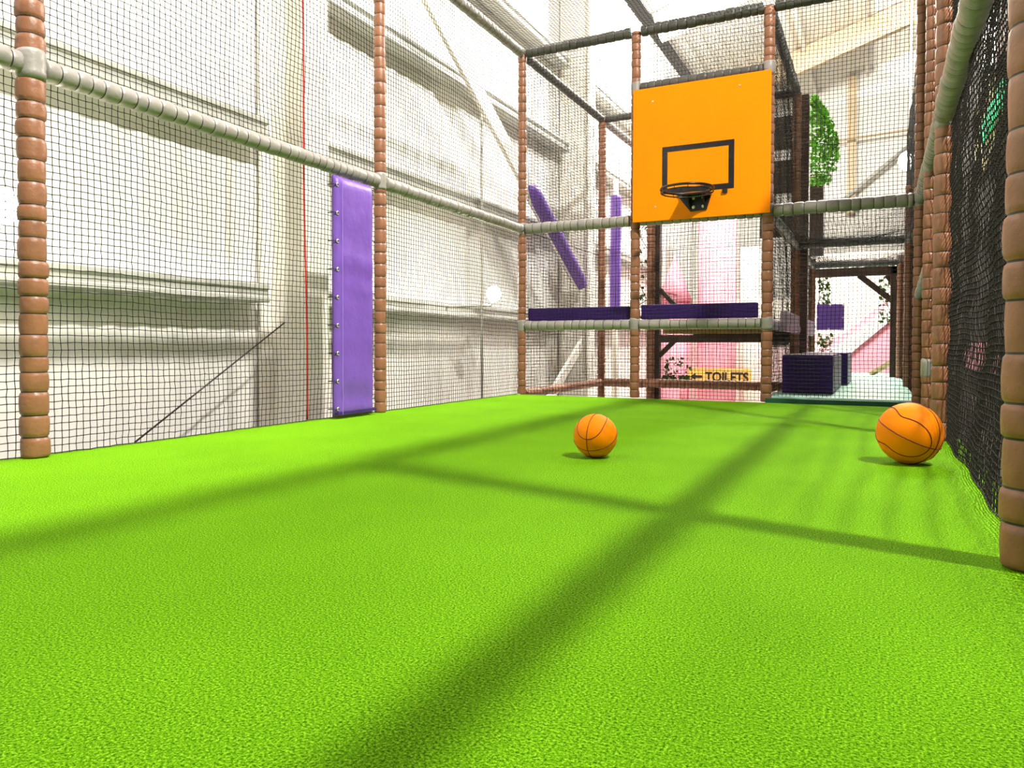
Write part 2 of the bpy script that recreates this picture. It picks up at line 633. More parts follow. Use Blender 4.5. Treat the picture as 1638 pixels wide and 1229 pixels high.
o = tube('brace_cable', [(-4.28, 3.2, -0.12), (-4.28, 4.55, 0.69)], 0.006, MT['black'], n=6)
tag(o, 'thin dark diagonal cable low on the white wall', 'cable')
o = tube('conduit_pipe', [(-4.30, 7.88, 3.3), (-4.30, 7.90, -0.3)], 0.016, MT['steel'], n=8)
tag(o, 'thin grey vertical pipe before the white wall', 'pipe')
pts = []
for i in range(40):
    z = 4.4 - i * 4.4 / 39
    pts.append((-3.455, 3.83 + 0.012 * (4.4 - z) + 0.006 * math.sin(z * 3), z + 0.004))
o = tube('red_cord', pts, 0.0065, MT['red'], n=6)
tag(o, 'thin red cord hanging down behind the left net', 'cord')

# purple padded column far left behind the end net
t = thing('padded_column', (-4.0, 12.05, -0.3), 'column with purple padding seen between the two posts left of the orange board', 'column')
foam_sleeve('purple_padding', 2.2, 0.095, MT['purple'], nseed(), t, seg=1.6, rmin=0.93).location = (0, 0, 1.15)
tube('column_core', [(0, 0, -2.2), (0, 0, 3.6)], 0.05, MT['cream'], t, n=14)

# rafters and bracing of roof and far wall
for (y, nm) in ((10.8, 'nearest'), (16.4, 'middle'), (22.0, 'farthest')):
    bm = bmesh.new()
    bar_bm(bm, (-4.5, y, roofz(-4.5) - 0.36), (11.5, y, roofz(11.5) - 0.36), 0.22, 0.62)
    tag(from_bm('roof_rafter', bm, MT['tan' if y > 20 else 'cream']), 'sloping steel rafter under the roof, %s of three' % nm, 'rafter', 'roof rafters')
for k, x in enumerate((-1.9, -0.4, 1.1, 2.6, 4.1)):
    o = box('roof_purlin', x - 0.05, x + 0.05, 8.7, YE, roofz(x) - 0.22, roofz(x) - 0.03, MT['roof'])
    tag(o, 'pale purlin under the roof running away, number %s from the left wall' % ('one', 'two', 'three', 'four', 'five')[k], 'purlin', 'roof purlins')
o = box('wind_post', -0.95, -0.70, YE - 0.35, YE - 0.02, 4.7, roofz(-0.95) - 0.06, MT['tan'])
tag(o, 'tan steel post on the far wall above the aqua walkway', 'post')
o = tube('brace_rod', [(-1.2, YE - 0.43, 5.0), (0.75, YE - 0.43, 6.6)], 0.06, MT['steel'], n=8)
tag(o, 'grey diagonal rod on the far wall above the ivy', 'rod')
o = tube('wall_pipe', [(-1.3, YE - 0.54, 6.95), (1.6, YE - 0.54, 7.1)], 0.035, MT['tan'], n=8)
tag(o, 'thin tan horizontal pipe on the far wall', 'pipe')

# ================================================================== FRAME
PR = 0.054
post(XL, Y1, 0.0, ZT, 0.057, 'brown padded post nearest at the left edge of the court', (ZM,))
post(XL, Y2, 0.0, ZT, 0.045, 'brown padded post beside the tall purple wall mat', (ZM,))
post(XL, Y3, 0.0, ZT, 0.044, 'brown padded corner post where left net meets end net', (ZM, ZD))
post(XL, Y4, -0.2, ZT, 0.050, 'brown padded post behind the end net, past the corner post')
post(X4, Y3, 0.0, ZT, 0.047, 'brown padded post under the left edge of the orange board', (ZD, 3.02))
post(X5, Y3, 0.0, ZT, 0.050, 'brown padded post along the right edge of the orange board', (ZM, ZD, 3.02))
post(XR, Y3, 0.0, ZT, 0.048, 'brown padded post at the right end of the end net', (ZM,), seg=0.08)
post(XR, YM, 0.0, ZT, 0.040, 'slim brown padded post with a low grey joint beside the right end post', (ZM, 0.36), seg=0.08)
post(XR + 0.005, Y2 + .02, 0.0, ZT, 0.048, 'brown padded post just behind the larger ball on the right', (ZM,), seg=0.105)
post(XR + 0.013, 2.02, 0.0, ZT, 0.060, 'large brown padded post cut by the right edge of the photo', (ZM,), seg=0.098)
post(-2.715, 9.66, -0.2, 2.9, 0.055, 'brown padded post behind the deck, beside the timber knee braces')
post(X5, Y4, -0.2, ZT, 0.052, 'brown padded post at the left of the aqua walkway, first behind the end net', (ZM, ZD))
post(X5, Y5, -0.2, ZM + 0.1, 0.052, 'brown padded post at the left of the aqua walkway, beside the square purple panel', (ZM,))
post(XR, Y4, -0.2, ZM + 0.6, 0.050, 'brown padded post at the right of the aqua walkway, first behind the end net', (ZM,))
post(XR - 0.02, Y5, -0.2, ZM + 0.1, 0.052, 'brown padded post at the right of the aqua walkway, beside the timber frame')

RR = 0.050
beam((XL, Y0, ZM), (XL, Y1, ZM), RR, 'grey padded rail at mid height left of the nearest left post')
beam((XL, Y1, ZM), (XL, Y2, ZM), RR, 'grey padded rail between the nearest left post and the purple mat')
beam((XL, Y2, ZM), (XL, Y3, ZM), RR, 'grey padded rail from the purple mat to the corner post')
beam((XL, Y2, ZT), (XL, Y3, ZT), RR, 'grey padded rail along the top of the left net before the corner')
beam((XL, Y3, ZT), (XL, Y4, ZT), RR, 'dark netted padded top rail receding behind the corner post', m='darkbeam')
beam((XL, Y4, ZT), (XL, Y5, ZT), RR, 'grey padded top rail receding behind the orange board')
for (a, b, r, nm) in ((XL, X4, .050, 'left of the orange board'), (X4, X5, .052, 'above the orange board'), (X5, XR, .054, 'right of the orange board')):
    beam((a, Y3, ZT), (b, Y3, ZT), r, 'dark padded top rail of the end net %s' % nm, m='darkbeam')
beam((X4, Y3, 3.02), (X5, Y3, 3.02), RR, 'dark padded rail right behind the top edge of the orange board', m='darkbeam')
for (a, b, nm) in ((XL, X4, 'left of the orange board'), (X4, X5, 'under the orange board'), (X5, XR, 'right of the orange board')):
    beam((a, Y3, ZM), (b, Y3, ZM), 0.056, 'grey padded rail across the end net at mid height %s' % nm, seg=0.085)
beam((XL, Y3, ZD), (X4, Y3, ZD), 0.05, 'grey padded rail under the left purple crash pad', seg=0.085)
beam((X4, Y3, ZD), (X5, Y3, ZD), 0.05, 'grey padded rail under the right purple crash pad', seg=0.085)
beam((XL, Y4, ZT), (X5, Y4, ZT), 0.05, 'dark grey padded top rail behind the end net', m='darkbeam')
beam((XL, Y4, 0.02), (X5, Y4, 0.02), 0.06, 'brownish padded low rail behind the end net under the deck', m='post')
beam((XL, Y3, 0.0), (XL, Y4, 0.02), 0.05, 'brownish padded low rail along the white wall behind the corner post', m='post')
# right side rails
beam((XR, Y0, ZM), (XR, 2.0, ZM), 0.055, 'grey padded rail on the right net nearest the camera')
beam((XR, 2.0, ZM), (XR, Y2, ZM), 0.055, 'grey padded rail sloping across the right net behind the big post', seg=0.085)
beam((XR, Y2, ZM), (XR, YM, ZM), 0.050, 'grey padded rail on the right net beyond the first right post')
beam((XR, YM, ZM), (XR, Y3, ZM), 0.050, 'grey padded rail on the right net ending at the end net')
beam((XR, YM, 1.05), (XR, Y3, 0.93), 0.038, 'short pale padded strut between the two far right posts')
beam((XR, Y0, ZT), (XR, 2.0, ZT), 0.055, 'grey padded top rail of the right net nearest the camera')
beam((XR, 2.0, ZT), (XR, Y2, ZT), 0.055, 'grey padded top rail of the right net behind the big post')
beam((XR, Y2, ZT), (XR, Y3, ZT), 0.050, 'grey padded top rail of the right net up to the end net')
# walkway rails
beam((X5, Y3, ZM), (X5, Y4, ZM), 0.05, 'grey padded rail receding along the left of the aqua walkway')
beam((X5, Y4, ZM), (X5, Y5, ZM), 0.05, 'grey padded rail receding farther along the left of the walkway')
beam((X5, Y4, ZM), (XR, Y4, ZM), 0.05, 'dark padded rail crossing over the aqua walkway', m='darkbeam')
beam((X5, Y5, ZM), (XR, Y5, ZM), 0.05, 'padded rail crossing over the far part of the walkway', m='darkbeam')
beam((X5, Y3, ZT), (X5, Y4, ZT), 0.05, 'dark padded top rail sloping toward the ivy', m='darkbeam')
beam((X5, Y3, ZD), (X5, Y4, ZD), 0.05, 'pale padded rail at deck height left of the purple steps', m='mauve')
beam((X5, Y4, ZD), (X5, Y5, ZD), 0.05, 'pale padded rail at deck height above the purple steps', m='mauve')

# ================================================================== NETS
XLN, XRN = XL - 0.02, XR + 0.035
YCN = Y3 + 0.01
bays = ((Y0, Y1, 'left of the nearest left post'), (Y1, Y2, 'between the nearest left post and the purple mat'),
        (Y2, Y3, 'between the purple mat and the corner post'), (Y3, Y4, 'beyond the corner post along the wall'))
sd = 10
for (a, b, nm) in bays:
    sd += 1
    net_panel((XLN, a, 0.006), (0, b - a, 0), (0, 0, ZM - 0.01), 'black left net under the rail, %s' % nm, seed=sd)
    sd += 1
    net_panel((XLN, a, ZM), (0, b - a, 0), (0, 0, ZT - ZM), 'black left net above the rail, %s' % nm, seed=sd)
for (a, b, nm) in ((XL, X4, 'left of the orange board'), (X4, X5, 'behind the orange board'), (X5, XR, 'in front of the aqua walkway')):
    sd += 1
    net_panel((a, YCN, 0.01), (b - a, 0, 0), (0, 0, ZM - 0.01), 'black end net below the grey rail, %s' % nm, seed=sd, rad=0.0023, knot=0.0048)
    sd += 1
    net_panel((a, YCN, ZM), (b - a, 0, 0), (0, 0, ZT - ZM), 'black end net above the grey rail, %s' % nm, seed=sd, rad=0.0023, knot=0.0048)
for (a, b, nm) in ((XL, X4, 'left of the orange board'), (X4, X5, 'behind the orange board')):
    sd += 1
    net_panel((a, Y4, 0.06), (b - a, 0, 0), (0, 0, 1.7), 'black net at the back of the deck, low, %s' % nm, seed=sd, rad=0.0017, knot=0.0036)
    sd += 1
    net_panel((a, Y4, 1.78), (b - a, 0, 0), (0, 0, ZT - 1.78), 'black net at the back of the deck, high, %s' % nm, seed=sd, rad=0.0017, knot=0.0036)
net_panel((XL, Y2, ZT + 0.02), (XR - XL, 0, 0), (0, Y3 - Y2, 0), 'black net ceiling over the court before the end net', seed=51, sag=0.07, amp=0.02, rad=0.0021, knot=0.0042)
net_panel((XL, Y3, ZT + 0.02), (X5 - XL, 0, 0), (0, Y4 - Y3, 0), 'black net ceiling behind the end net', seed=52, sag=0.07, amp=0.02, rad=0.0017, knot=0.0036)
for (a, b, nm) in ((Y0, 2.0, 'nearest the camera'), (2.0, Y2, 'between the big edge post and the next post'), (Y2, Y3, 'from the larger ball to the end net'), (Y3, Y4, 'first bay beyond the end net'), (Y4, Y5, 'second bay beyond the end net')):
    sd += 1
    net_panel((XRN, a, 0.006), (0, b - a, 0), (0, 0, ZM - 0.01), 'dark right side net below the rail, %s' % nm, seed=sd, amp=0.02, bunch=0.006 if a > 1 else 0, cell=0.024, rad=0.0022 if a > 1 else 0.0024)
    sd += 1
    net_panel((XRN, a, ZM), (0, b - a, 0), (0, 0, ZT - ZM), 'dark right side net above the rail, %s' % nm, seed=sd, amp=0.016, cell=0.024, rad=0.0022 if a > 1 else 0.0024)
net_panel((X5, Y3, 0.05), (0, Y4 - Y3, 0), (0, 0, ZM - 0.05), 'black side net left of the walkway, low', seed=71, rad=0.0017, knot=0.0036)
net_panel((X5, Y3, ZM), (0, Y4 - Y3, 0), (0, 0, ZT - ZM), 'black side net left of the walkway, high under the sloping top rail', seed=72, rad=0.0017, knot=0.0036)
net_panel((X5, Y4, 0.05), (0, Y5 - Y4, 0), (0, 0, ZM - 0.05), 'black side net left of the walkway, farther back', seed=73, rad=0.0017, knot=0.0036)
net_panel((X5, Y3, ZM), (XR - X5, 0, 0), (0, Y4 - Y3, 0), 'sagging black net roof over the walkway, nearer half', seed=74, sag=0.10, rad=0.0017, knot=0.0036)
net_panel((X5, Y4, ZM), (XR - X5, 0, 0), (0, Y5 - Y4, 0), 'sagging black net roof over the walkway, farther half', seed=75, sag=0.10, rad=0.0017, knot=0.0036)

# ================================================================== COURT THINGS
# tall purple wall mat
t = thing('wall_mat', (XL + 0.03, 4.235, 0.008), 'tall narrow purple wall mat laced beside the left post', 'mat')
V, F = [], []
ny, nz = 14, 60
W2, HH = 0.208, 1.66
rs = random.Random(5)
for side in (0, 1):
    for i in range(ny + 1):
        for j in range(nz + 1):
            y = -W2 + 2 * W2 * i / ny
            z = HH * j / nz
            e = min((y + W2) / 0.045, (W2 - y) / 0.03, z / 0.05, (HH - z) / 0.05, 1.0)
            puff = 0.028 * max(0, min(1, e)) ** 0.5
            wr = 0.004 * math.sin(z * 23 + 4 * y + 2 * math.sin(z * 7)) * math.sin(z * 3.1 + 1) ** 2 * max(0, min(1, e))
            V.append(((puff + wr + 0.012) if side == 0 else -0.012, y, z))
s0 = (ny + 1) * (nz + 1)
for i in range(ny):
    for j in range(nz):
        a = i * (nz + 1) + j
        F.append((a, a + nz + 1, a + nz + 2, a + 1))
        F.append((s0 + a, s0 + a + 1, s0 + a + nz + 2, s0 + a + nz + 1))
for i in range(ny):
    for j in (0, nz):
        a, b = i * (nz + 1) + j, (i + 1) * (nz + 1) + j
        F.append((a, b, s0 + b, s0 + a))
for j in range(nz):
    for i in (0, ny):
        a, b = i * (nz + 1) + j, i * (nz + 1) + j + 1
        F.append((a, b, s0 + b, s0 + a))
bm = bmesh.new()
vv = [bm.verts.new(v) for v in V]
for f in F:
    bm.faces.new([vv[i] for i in f])
from_bm('pad', bm, MT['purple'], t, smooth=True)
bm = bmesh.new()
for y in (-W2 + 0.048,):
    bar_bm(bm, (0.041, y, 0.02), (0.041, y, HH - 0.03), 0.004, 0.003)
o = from_bm('stitch_line', bm, mat('pale_purple_thread', (0.35, 0.22, 0.65), 0.6), t)
box('bottom_strap', 0.012, 0.042, -W2 - 0.004, W2 + 0.012, 0.022, 0.040, MT['darkpurple'], t)


def grommet(parent, loc, axis, r=0.011):
    s, tt, d = frame_from(axis)
    pts = [Vector(loc) + (s * math.cos(a) + tt * math.sin(a)) * r for a in [2 * PI * k / 14 for k in range(14)]]
    return tube('grommet', pts, r * 0.42, MT['bolt'], parent, n=6, closed=True)


for k in range(9):
    z = 0.06 + k * 0.192
    g = grommet(t, (0.026, -W2 + 0.018, z), (1, 0, 0))
    tube('lacing_tie', [Vector((0.03, -W2 + 0.018, z)), Vector((0.02, -W2 - 0.012, z + 0.004)), Vector((-0.03, -W2 - 0.02, z))], 0.004, MT['tie'], g, n=5)
    if k % 2 == 0:
        g = grommet(t, (0.024, W2 - 0.012, z + 0.05), (1, 0, 0), 0.009)
        tube('lacing_tie', [Vector((0.026, W2 - 0.012, z + .05)), Vector((0.02, W2 + 0.02, z + 0.05)), Vector((-0.02, W2 + 0.07, z + .05))], 0.004, MT['tie'], g, n=5)

# backboard and hoop
BX, BY, BZ = -1.512, 6.985, 2.335
t = thing('basketball_backboard', (BX, BY, BZ), 'square orange basketball backboard with black hoop on the end net', 'backboard')
bw, bh = 0.632, 0.633
box('board', -bw, bw, -0.010, 0.016, -bh, bh, MT['orange'], t, bevel=0.003)
for sx in (-0.56, 0.56):
    for sz in (-0.598, 0.595):
        box('mounting_spacer', sx - 0.03, sx + 0.03, 0.014, 0.075, sz - 0.03, sz + 0.03, MT['timber'], t)
# painted/taped target frame
x0, x1, z0, z1 = -0.345, 0.318, -0.388, 0.055
tw = 0.050
bm = bmesh.new()
for (a, b, c, d) in ((x0, x1, z1 - tw, z1), (x0, x1, z0, z0 + tw), (x0, x0 + tw, z0 + tw, z1 - tw), (x1 - tw, x1, z0 + tw, z1 - tw)):
    bm_box(bm, a, b, -0.0122, -0.0100, c, d)
from_bm('target_frame', bm, MT['blacktape'], t)
for k, (sx, sz) in enumerate(((-0.44, 0.50), (0.36, 0.53), (-0.41, -0.50))):
    V, F = [], []
    for i in range(10):
        a = 2 * PI * i / 10
        V.append((sx + 0.010 * math.cos(a), -0.011, sz + 0.010 * math.sin(a)))
    for i in range(10):
        a = 2 * PI * i / 10
        V.append((sx + 0.006 * math.cos(a), -0.015, sz + 0.006 * math.sin(a)))
    F = [(i, (i + 1) % 10, 10 + (i + 1) % 10, 10 + i) for i in range(10)] + [tuple(range(10, 20))]
    obj_from('screw', V, F, MT['bolt'], t, smooth=False)
# hoop
RZ = -0.436
RC = Vector((-0.022, -0.385, RZ))
RRAD = 0.226
pts = [RC + Vector((math.cos(a) * RRAD, math.sin(a) * RRAD, 0)) for a in [2 * PI * k / 48 for k in range(48)]]
rim = tube('rim', pts, 0.011, MT['black'], t, n=10, closed=True)
pts = [RC + Vector((math.cos(a) * RRAD, math.sin(a) * RRAD, -0.030)) for a in [2 * PI * k / 48 for k in range(48)]]
tube('lower_ring', pts, 0.006, MT['black'], rim, n=6, closed=True)
for k in range(12):
    a = 2 * PI * (k + .5) / 12
    q = RC + Vector((math.cos(a) * RRAD, math.sin(a) * RRAD, 0))
    hk = [q + Vector((0, 0, -0.008)), q + Vector((0, 0, -0.034)), q + Vector((-0.012 * math.cos(a), -0.012 * math.sin(a), -0.04))]
    tube('net_hook', hk, 0.0035, MT['black'], rim, n=5)
# bracket: trapezoid plate on the board plus top shelf and two gussets to the rim
bm = bmesh.new()
pf = [(-0.205, -0.405), (0.125, -0.405), (0.075, -0.565), (-0.075, -0.572)]
fr = [bm.verts.new((x - 0.0, -0.024, z)) for x, z in pf]
bk = [bm.verts.new((x - 0.0, -0.0105, z)) for x, z in pf]
bm.faces.new(fr)
bm.faces.new(bk[::-1])
for i in range(4):
    bm.faces.new((fr[i], fr[(i + 1) % 4], bk[(i + 1) % 4], bk[i]))
plate = from_bm('bracket_plate', bm, MT['black'], t)
bm = bmesh.new()
pl = [(-0.16, -0.02), (0.12, -0.02), (0.075, -0.175), (-0.12, -0.175)]
top = [bm.verts.new((x, y, RZ + 0.006)) for x, y in pl]
bot = [bm.verts.new((x, y, RZ - 0.006)) for x, y in pl]
bm.faces.new(top)
bm.faces.new(bot[::-1])
for i in range(4):
    bm.faces.new((top[i], top[(i + 1) % 4], bot[(i + 1) % 4], bot[i]))
from_bm('bracket_shelf', bm, MT['black'], t)
for sx in (-0.075, 0.06):
    bm = bmesh.new()
    tri = [(-0.02, RZ), (-0.165, RZ - 0.004), (-0.02, RZ - 0.12)]
    a = [bm.verts.new((sx - .004, y, z)) for y, z in tri]
    b = [bm.verts.new((sx + .004, y, z)) for y, z in tri]
    bm.faces.new(a)
    bm.faces.new(b[::-1])
    for i in range(3):
        bm.faces.new((a[i], a[(i + 1) % 3], b[(i + 1) % 3], b[i]))
    from_bm('bracket_gusset', bm, MT['black'], t)
for (bx, bz) in ((-0.045, -0.535), (0.045, -0.532), (-0.045, -0.452), (0.045, -0.449)):
    V, F = [], []
    for rad_, yy in ((0.016, -0.024), (0.015, -0.030), (0.008, -0.034)):
        for i in range(12):
            a = 2 * PI * i / 12
            V.append((bx + rad_ * math.cos(a), yy, bz + rad_ * math.sin(a)))
    for r_ in range(2):
        F += [(r_ * 12 + i, r_ * 12 + (i + 1) % 12, (r_ + 1) * 12 + (i + 1) % 12, (r_ + 1) * 12 + i) for i in range(12)]
    F.append(tuple(range(24, 36)))
    o = obj_from('bolt', V, F, MT['white'], plate, smooth=False)
box('rim_tab', 0.215, 0.262, -0.03, -0.0105, -0.425, -0.392, MT['black'], t, bevel=0.004)


# basketballs
def basketball(loc, r, E, L, phi0, phi1, label):
    """E: point where equator seam meets the meridian seam, L: where a side loop crosses it (camera right, up, toward)"""
    def w(v):
        return (rr * v[0] + uu * v[1] - fw * v[2]).normalized()
    e = w(E)
    l = w(L)
    n = (l - e * l.dot(e)).normalized()
    s = n.cross(e)
    t = thing('basketball', loc, label, 'ball', 'orange basketballs')
    bm = bmesh.new()
    bmesh.ops.create_icosphere(bm, subdivisions=5, radius=r)
    from_bm('ball_skin', bm, MT['ball'], t, smooth=True)
    N = 96

    def seam(fn):
        tube('seam', [fn(2 * PI * k / N) * (r * 1.0002) for k in range(N)], r * 0.019, MT['seam'], t, n=6, closed=True)
    seam(lambda a: e * math.cos(a) + s * math.sin(a))
    seam(lambda a: e * math.cos(a) + n * math.sin(a))
    for sg in (1, -1):
        def loop(a, sg=sg):
            ph = phi0 - phi1 * math.cos(2 * a)
            return (e * math.cos(a) + s * math.sin(a)) * math.cos(ph) + n * (sg * math.sin(ph))
        seam(loop)
    return t


R_ = math.radians
basketball((-1.144, 3.175, 0.0985), 0.0985, (-0.42, -0.61, 0.67), (-0.50, -0.08, 0.86), R_(42), R_(9), 'smaller orange basketball alone in the middle of the turf')
basketball((0.124, 3.62, 0.131), 0.131, (0.376, -0.434, 0.82), (0.16, -0.386, 0.908), R_(36), R_(22), 'larger orange basketball near the right net')

# crash pads on the deck rail
o = box('crash_pad', XL + 0.055, X4 - 0.062, Y3 + 0.03, Y3 + 0.10, 0.772, 0.905, MT['darkpurple'], bevel=0.012)
tag(o, 'long dark purple crash pad on the deck rail left of the board post', 'pad', 'purple crash pads on the deck rail')
o = box('crash_pad', X4 + 0.05, X5 - 0.085, Y3 + 0.03, Y3 + 0.10, 0.772, 0.915, MT['darkpurple'], bevel=0.012)
tag(o, 'long dark purple crash pad on the deck rail below the orange board', 'pad', 'purple crash pads on the deck rail')
# deck platform behind the right pad
t = thing('deck_platform', (X4, Y3, ZD), 'raised plywood deck seen from below behind the right crash pad', 'deck')
box('deck_board', 0.04, X5 - X4 - 0.05, 0.10, Y4 - Y3 - 0.03, -0.03, 0.0, MT['plywood'], t)
box('deck_bearer', 0.04, X5 - X4 - 0.05, Y4 - Y3 - 0.14, Y4 - Y3 - 0.06, -0.12, -0.03, MT['timber'], t)
box('deck_bearer', 0.04, X5 - X4 - 0.05, 0.9, 0.98, -0.075, -0.03, MT['plywood'], t)

# timber frame behind the deck
def knee(p0, p1, t, base, w=0.10):
    return bar('knee_brace', Vector(p0) - Vector(base), Vector(p1) - Vector(base), w, w, MT['timber'], t)


base = (-2.67, 9.78, -0.5)
t = thing('timber_trestle', base, 'dark brown timber post and beam behind the deck under the orange board', 'timber structure')
box('timber_post', -0.075, 0.055, -0.06, 0.06, 0, 2.95, MT['timber'], t, bevel=0.006)
box('timber_beam', 0.05, 1.70, -0.055, 0.055, 1.06, 1.16, MT['timber'], t, bevel=0.006)
knee((-2.68, 9.78, 0.33), (-2.42, 9.78, 0.585), t, base, 0.06)
knee((-2.68, 9.78, 1.33), (-2.39, 9.78, 1.02), t, base, 0.06)

# walkway
AQ = 0.055
t = thing('walkway_mat', (X5, 7.03, 0), 'aqua padded walkway floor with dark green front edge', 'mat')
box('mat_top', 0.0, XR - X5, 0.05, 7.6, -0.14, AQ, MT['aqua'], t, bevel=0.01, rel=(0, 0, 0))
box('front_edge', 0.0, XR - X5, 0.0, 0.05, -0.04, 0.042, MT['green'], t, bevel=0.006)
# soft play steps
def step_block(x0, x1, y0, y1, z0, z1, label, side):
    t = thing('soft_step_block', (x0, y0, z0), label, 'soft block', 'purple soft step blocks')
    box('foam_body', 0, x1 - x0, 0, y1 - y0, 0, z1 - z0, MT['darkpurple'], t, bevel=0.012)
    box('end_panel', x1 - x0 - 0.004, x1 - x0 + 0.006, 0.012, y1 - y0 - 0.012, 0.012, z1 - z0 - 0.012, MT[side], t, bevel=0.002)
    box('top_panel', 0.012, x1 - x0 - 0.012, 0.012, y1 - y0 - 0.012, z1 - z0 - 0.004, z1 - z0 + 0.006, MT[side], t, bevel=0.002)


step_block(-0.84, -0.385, 7.66, 9.3, AQ, 0.425, 'deep purple soft block nearest on the aqua walkway', 'mauve')
step_block(-0.84, -0.325, 9.6, 11.0, AQ, 0.43, 'dark purple soft block just behind the nearest one on the walkway', 'mauve')
# purple pads left of the walkway, light on their sides put into the colour
for k, (y0_, y1_, nm) in enumerate(((7.7, 9.1, 'nearer'), (9.9, 11.4, 'farther'))):
    o = box('side_pad', X5 + 0.045, X5 + 0.10, y0_, y1_, 0.67, 0.86, MT['mauve'], bevel=0.012)
    tag(o, 'purple pad coloured as lit, at deck height over the walkway steps, %s of two' % nm, 'pad', 'side pads coloured as lit')
# square purple panel
t = thing('purple_panel', (-0.65, 12.08, 0.76), 'square purple vinyl panel hanging beside the walkway post', 'panel')
box('vinyl_sheet', -0.19, 0.19, -0.02, 0.02, 0, 0.385, MT['purple'], t, bevel=0.008)
for (gx, gz) in ((0, .37), (.175, .365), (-.175, .2), (.175, .18), (-.02, .015), (.17, .015)):
    grommet(t, (gx, -0.024, gz), (0, 1, 0), 0.010)

# timber frame at the end of the walkway
base = (0.235, 12.5, AQ)
t = thing('timber_gateway', base, 'dark timber gateway with knee braces at the end of the aqua walkway', 'timber structure')
box('timber_post', -0.085, 0.085, -0.06, 0.06, 0, 1.66, MT['timber'], t, bevel=0.006)
box('timber_beam', -1.20, 0.085, -0.06, 0.06, 1.53, 1.66, MT['timber'], t, bevel=0.006)
knee((-0.28, 12.5, 1.60), (0.19, 12.5, 1.19), t, base, 0.085)
knee((0.10, 12.62, 1.60), (0.24, 12.62, 1.42), t, base, 0.085)
o = bar('fallen_plank', (-0.10, 13.3, AQ + 0.02), (0.27, 13.0, 0.33), 0.10, 0.06, MT['plywood'])
tag(o, 'short timber strut leaning at the foot of the gateway post', 'strut')

# timber tower posts with ivy
o = box('timber_post', -0.955, -0.80, 9.86, 10.0, -0.3, 3.62, MT['timber'], bevel=0.01)
tag(o, 'tall dark timber post just left of the green ivy', 'post', 'tower timber posts')
o = box('timber_post', -0.90, -0.72, 11.35, 11.5, 1.80, 2.95, MT['timber'], bevel=0.01)
tag(o, 'shorter dark timber post below the green ivy', 'post', 'tower timber posts')
t = thing('tower_cladding', (X5 - 0.25, 9.8, 0), 'grey tower boards left of the timber posts behind the netting', 'boards')
for k in range(3):
    box('board', -0.22, 0.18, 0.20, 0.23, 1.9 + 0.55 * k, 2.32 + 0.55 * k, mat('grey_weathered_board', (0.16, 0.15, 0.12), 0.7, noise=0.2), t, bevel=0.004)


def ivy(loc, pts_fn, n, label, m, size=0.035, seed=1):
    rnd = random.Random(seed)
    t = thing('ivy_vine', loc, label, 'ivy')
    V, F = [], []
    for i in range(n):
        p = Vector(pts_fn(rnd))
        s = size * rnd.uniform(0.6, 1.3)
        q = Quaternion((rnd.gauss(0, 1), rnd.gauss(0, 1), rnd.gauss(0, 1), rnd.gauss(0, 1))).normalized()
        shape = [(0, -.5, 0), (.42, -.25, .05), (.5, .1, 0.02), (.2, .2, .06), (0, .75, 0), (-.2, .2, .06), (-.5, .1, 0.02), (-.42, -.25, .05)]
        b = len(V)
        for c in shape:
            V.append(p + q @ (Vector(c) * s))
        F.append(tuple(b + k for k in range(8)))
    obj_from('foliage', V, F, m, t)
    stems = []
    for k in range(3):
        stems.append([pts_fn(rnd) for _ in range(2)])
    bm = bmesh.new()
    p = sorted([pts_fn(rnd) for _ in range(9)], key=lambda c: c[2])
    for a, b in zip(p[:-1], p[1:]):
        bar_bm(bm, a, b, 0.008, 0.008)
    from_bm('stem', bm, MT['timber'], t)
    return t


def ivy_main(r):
    z = r.random() ** 0.85
    z_ = 2.55 + z * 1.12
    wmax = 0.30 * math.sin(PI * min(1, (3.72 - z_) / 1.5)) + 0.03
    return (r.uniform(0, wmax), r.uniform(0, 0.22), z_)


ivy((-0.80, 10.06, 0), ivy_main, 1500, 'bright green ivy hanging beside the tall timber post', MT['leaf'], 0.042, 4)
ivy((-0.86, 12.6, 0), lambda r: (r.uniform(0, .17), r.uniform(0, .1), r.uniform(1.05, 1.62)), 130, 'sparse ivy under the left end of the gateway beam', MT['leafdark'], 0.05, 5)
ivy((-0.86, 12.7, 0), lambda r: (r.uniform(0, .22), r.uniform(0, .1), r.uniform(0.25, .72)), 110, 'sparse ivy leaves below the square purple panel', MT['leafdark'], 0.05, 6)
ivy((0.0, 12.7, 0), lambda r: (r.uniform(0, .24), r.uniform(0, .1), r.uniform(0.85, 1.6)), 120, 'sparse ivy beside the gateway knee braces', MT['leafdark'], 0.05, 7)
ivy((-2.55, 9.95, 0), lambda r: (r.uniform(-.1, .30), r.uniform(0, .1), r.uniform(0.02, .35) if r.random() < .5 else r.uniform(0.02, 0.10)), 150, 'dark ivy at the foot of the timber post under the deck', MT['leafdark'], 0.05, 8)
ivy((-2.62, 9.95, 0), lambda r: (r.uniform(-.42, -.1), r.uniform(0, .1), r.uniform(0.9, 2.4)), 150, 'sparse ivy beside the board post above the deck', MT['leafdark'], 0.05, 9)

# ================================================================== FAR HALL
t = thing('castle_facade', (-3.5, 17.0, -2.5), 'pink and cream painted play castle behind the orange board', 'castle')
box('facade_wall', -0.85, 2.6, 0.15, 0.35, 0, 4.05, MT['castle'], t)


def cyl(name, x, y, z0, z1, r0_, r1_, m, parent, n=28):
    return tube(name, [(x, y, z0), (x, y, (z0 + z1) / 2), (x, y, z1)], [r0_, (r0_ + r1_) / 2, r1_], m, parent, n=n)


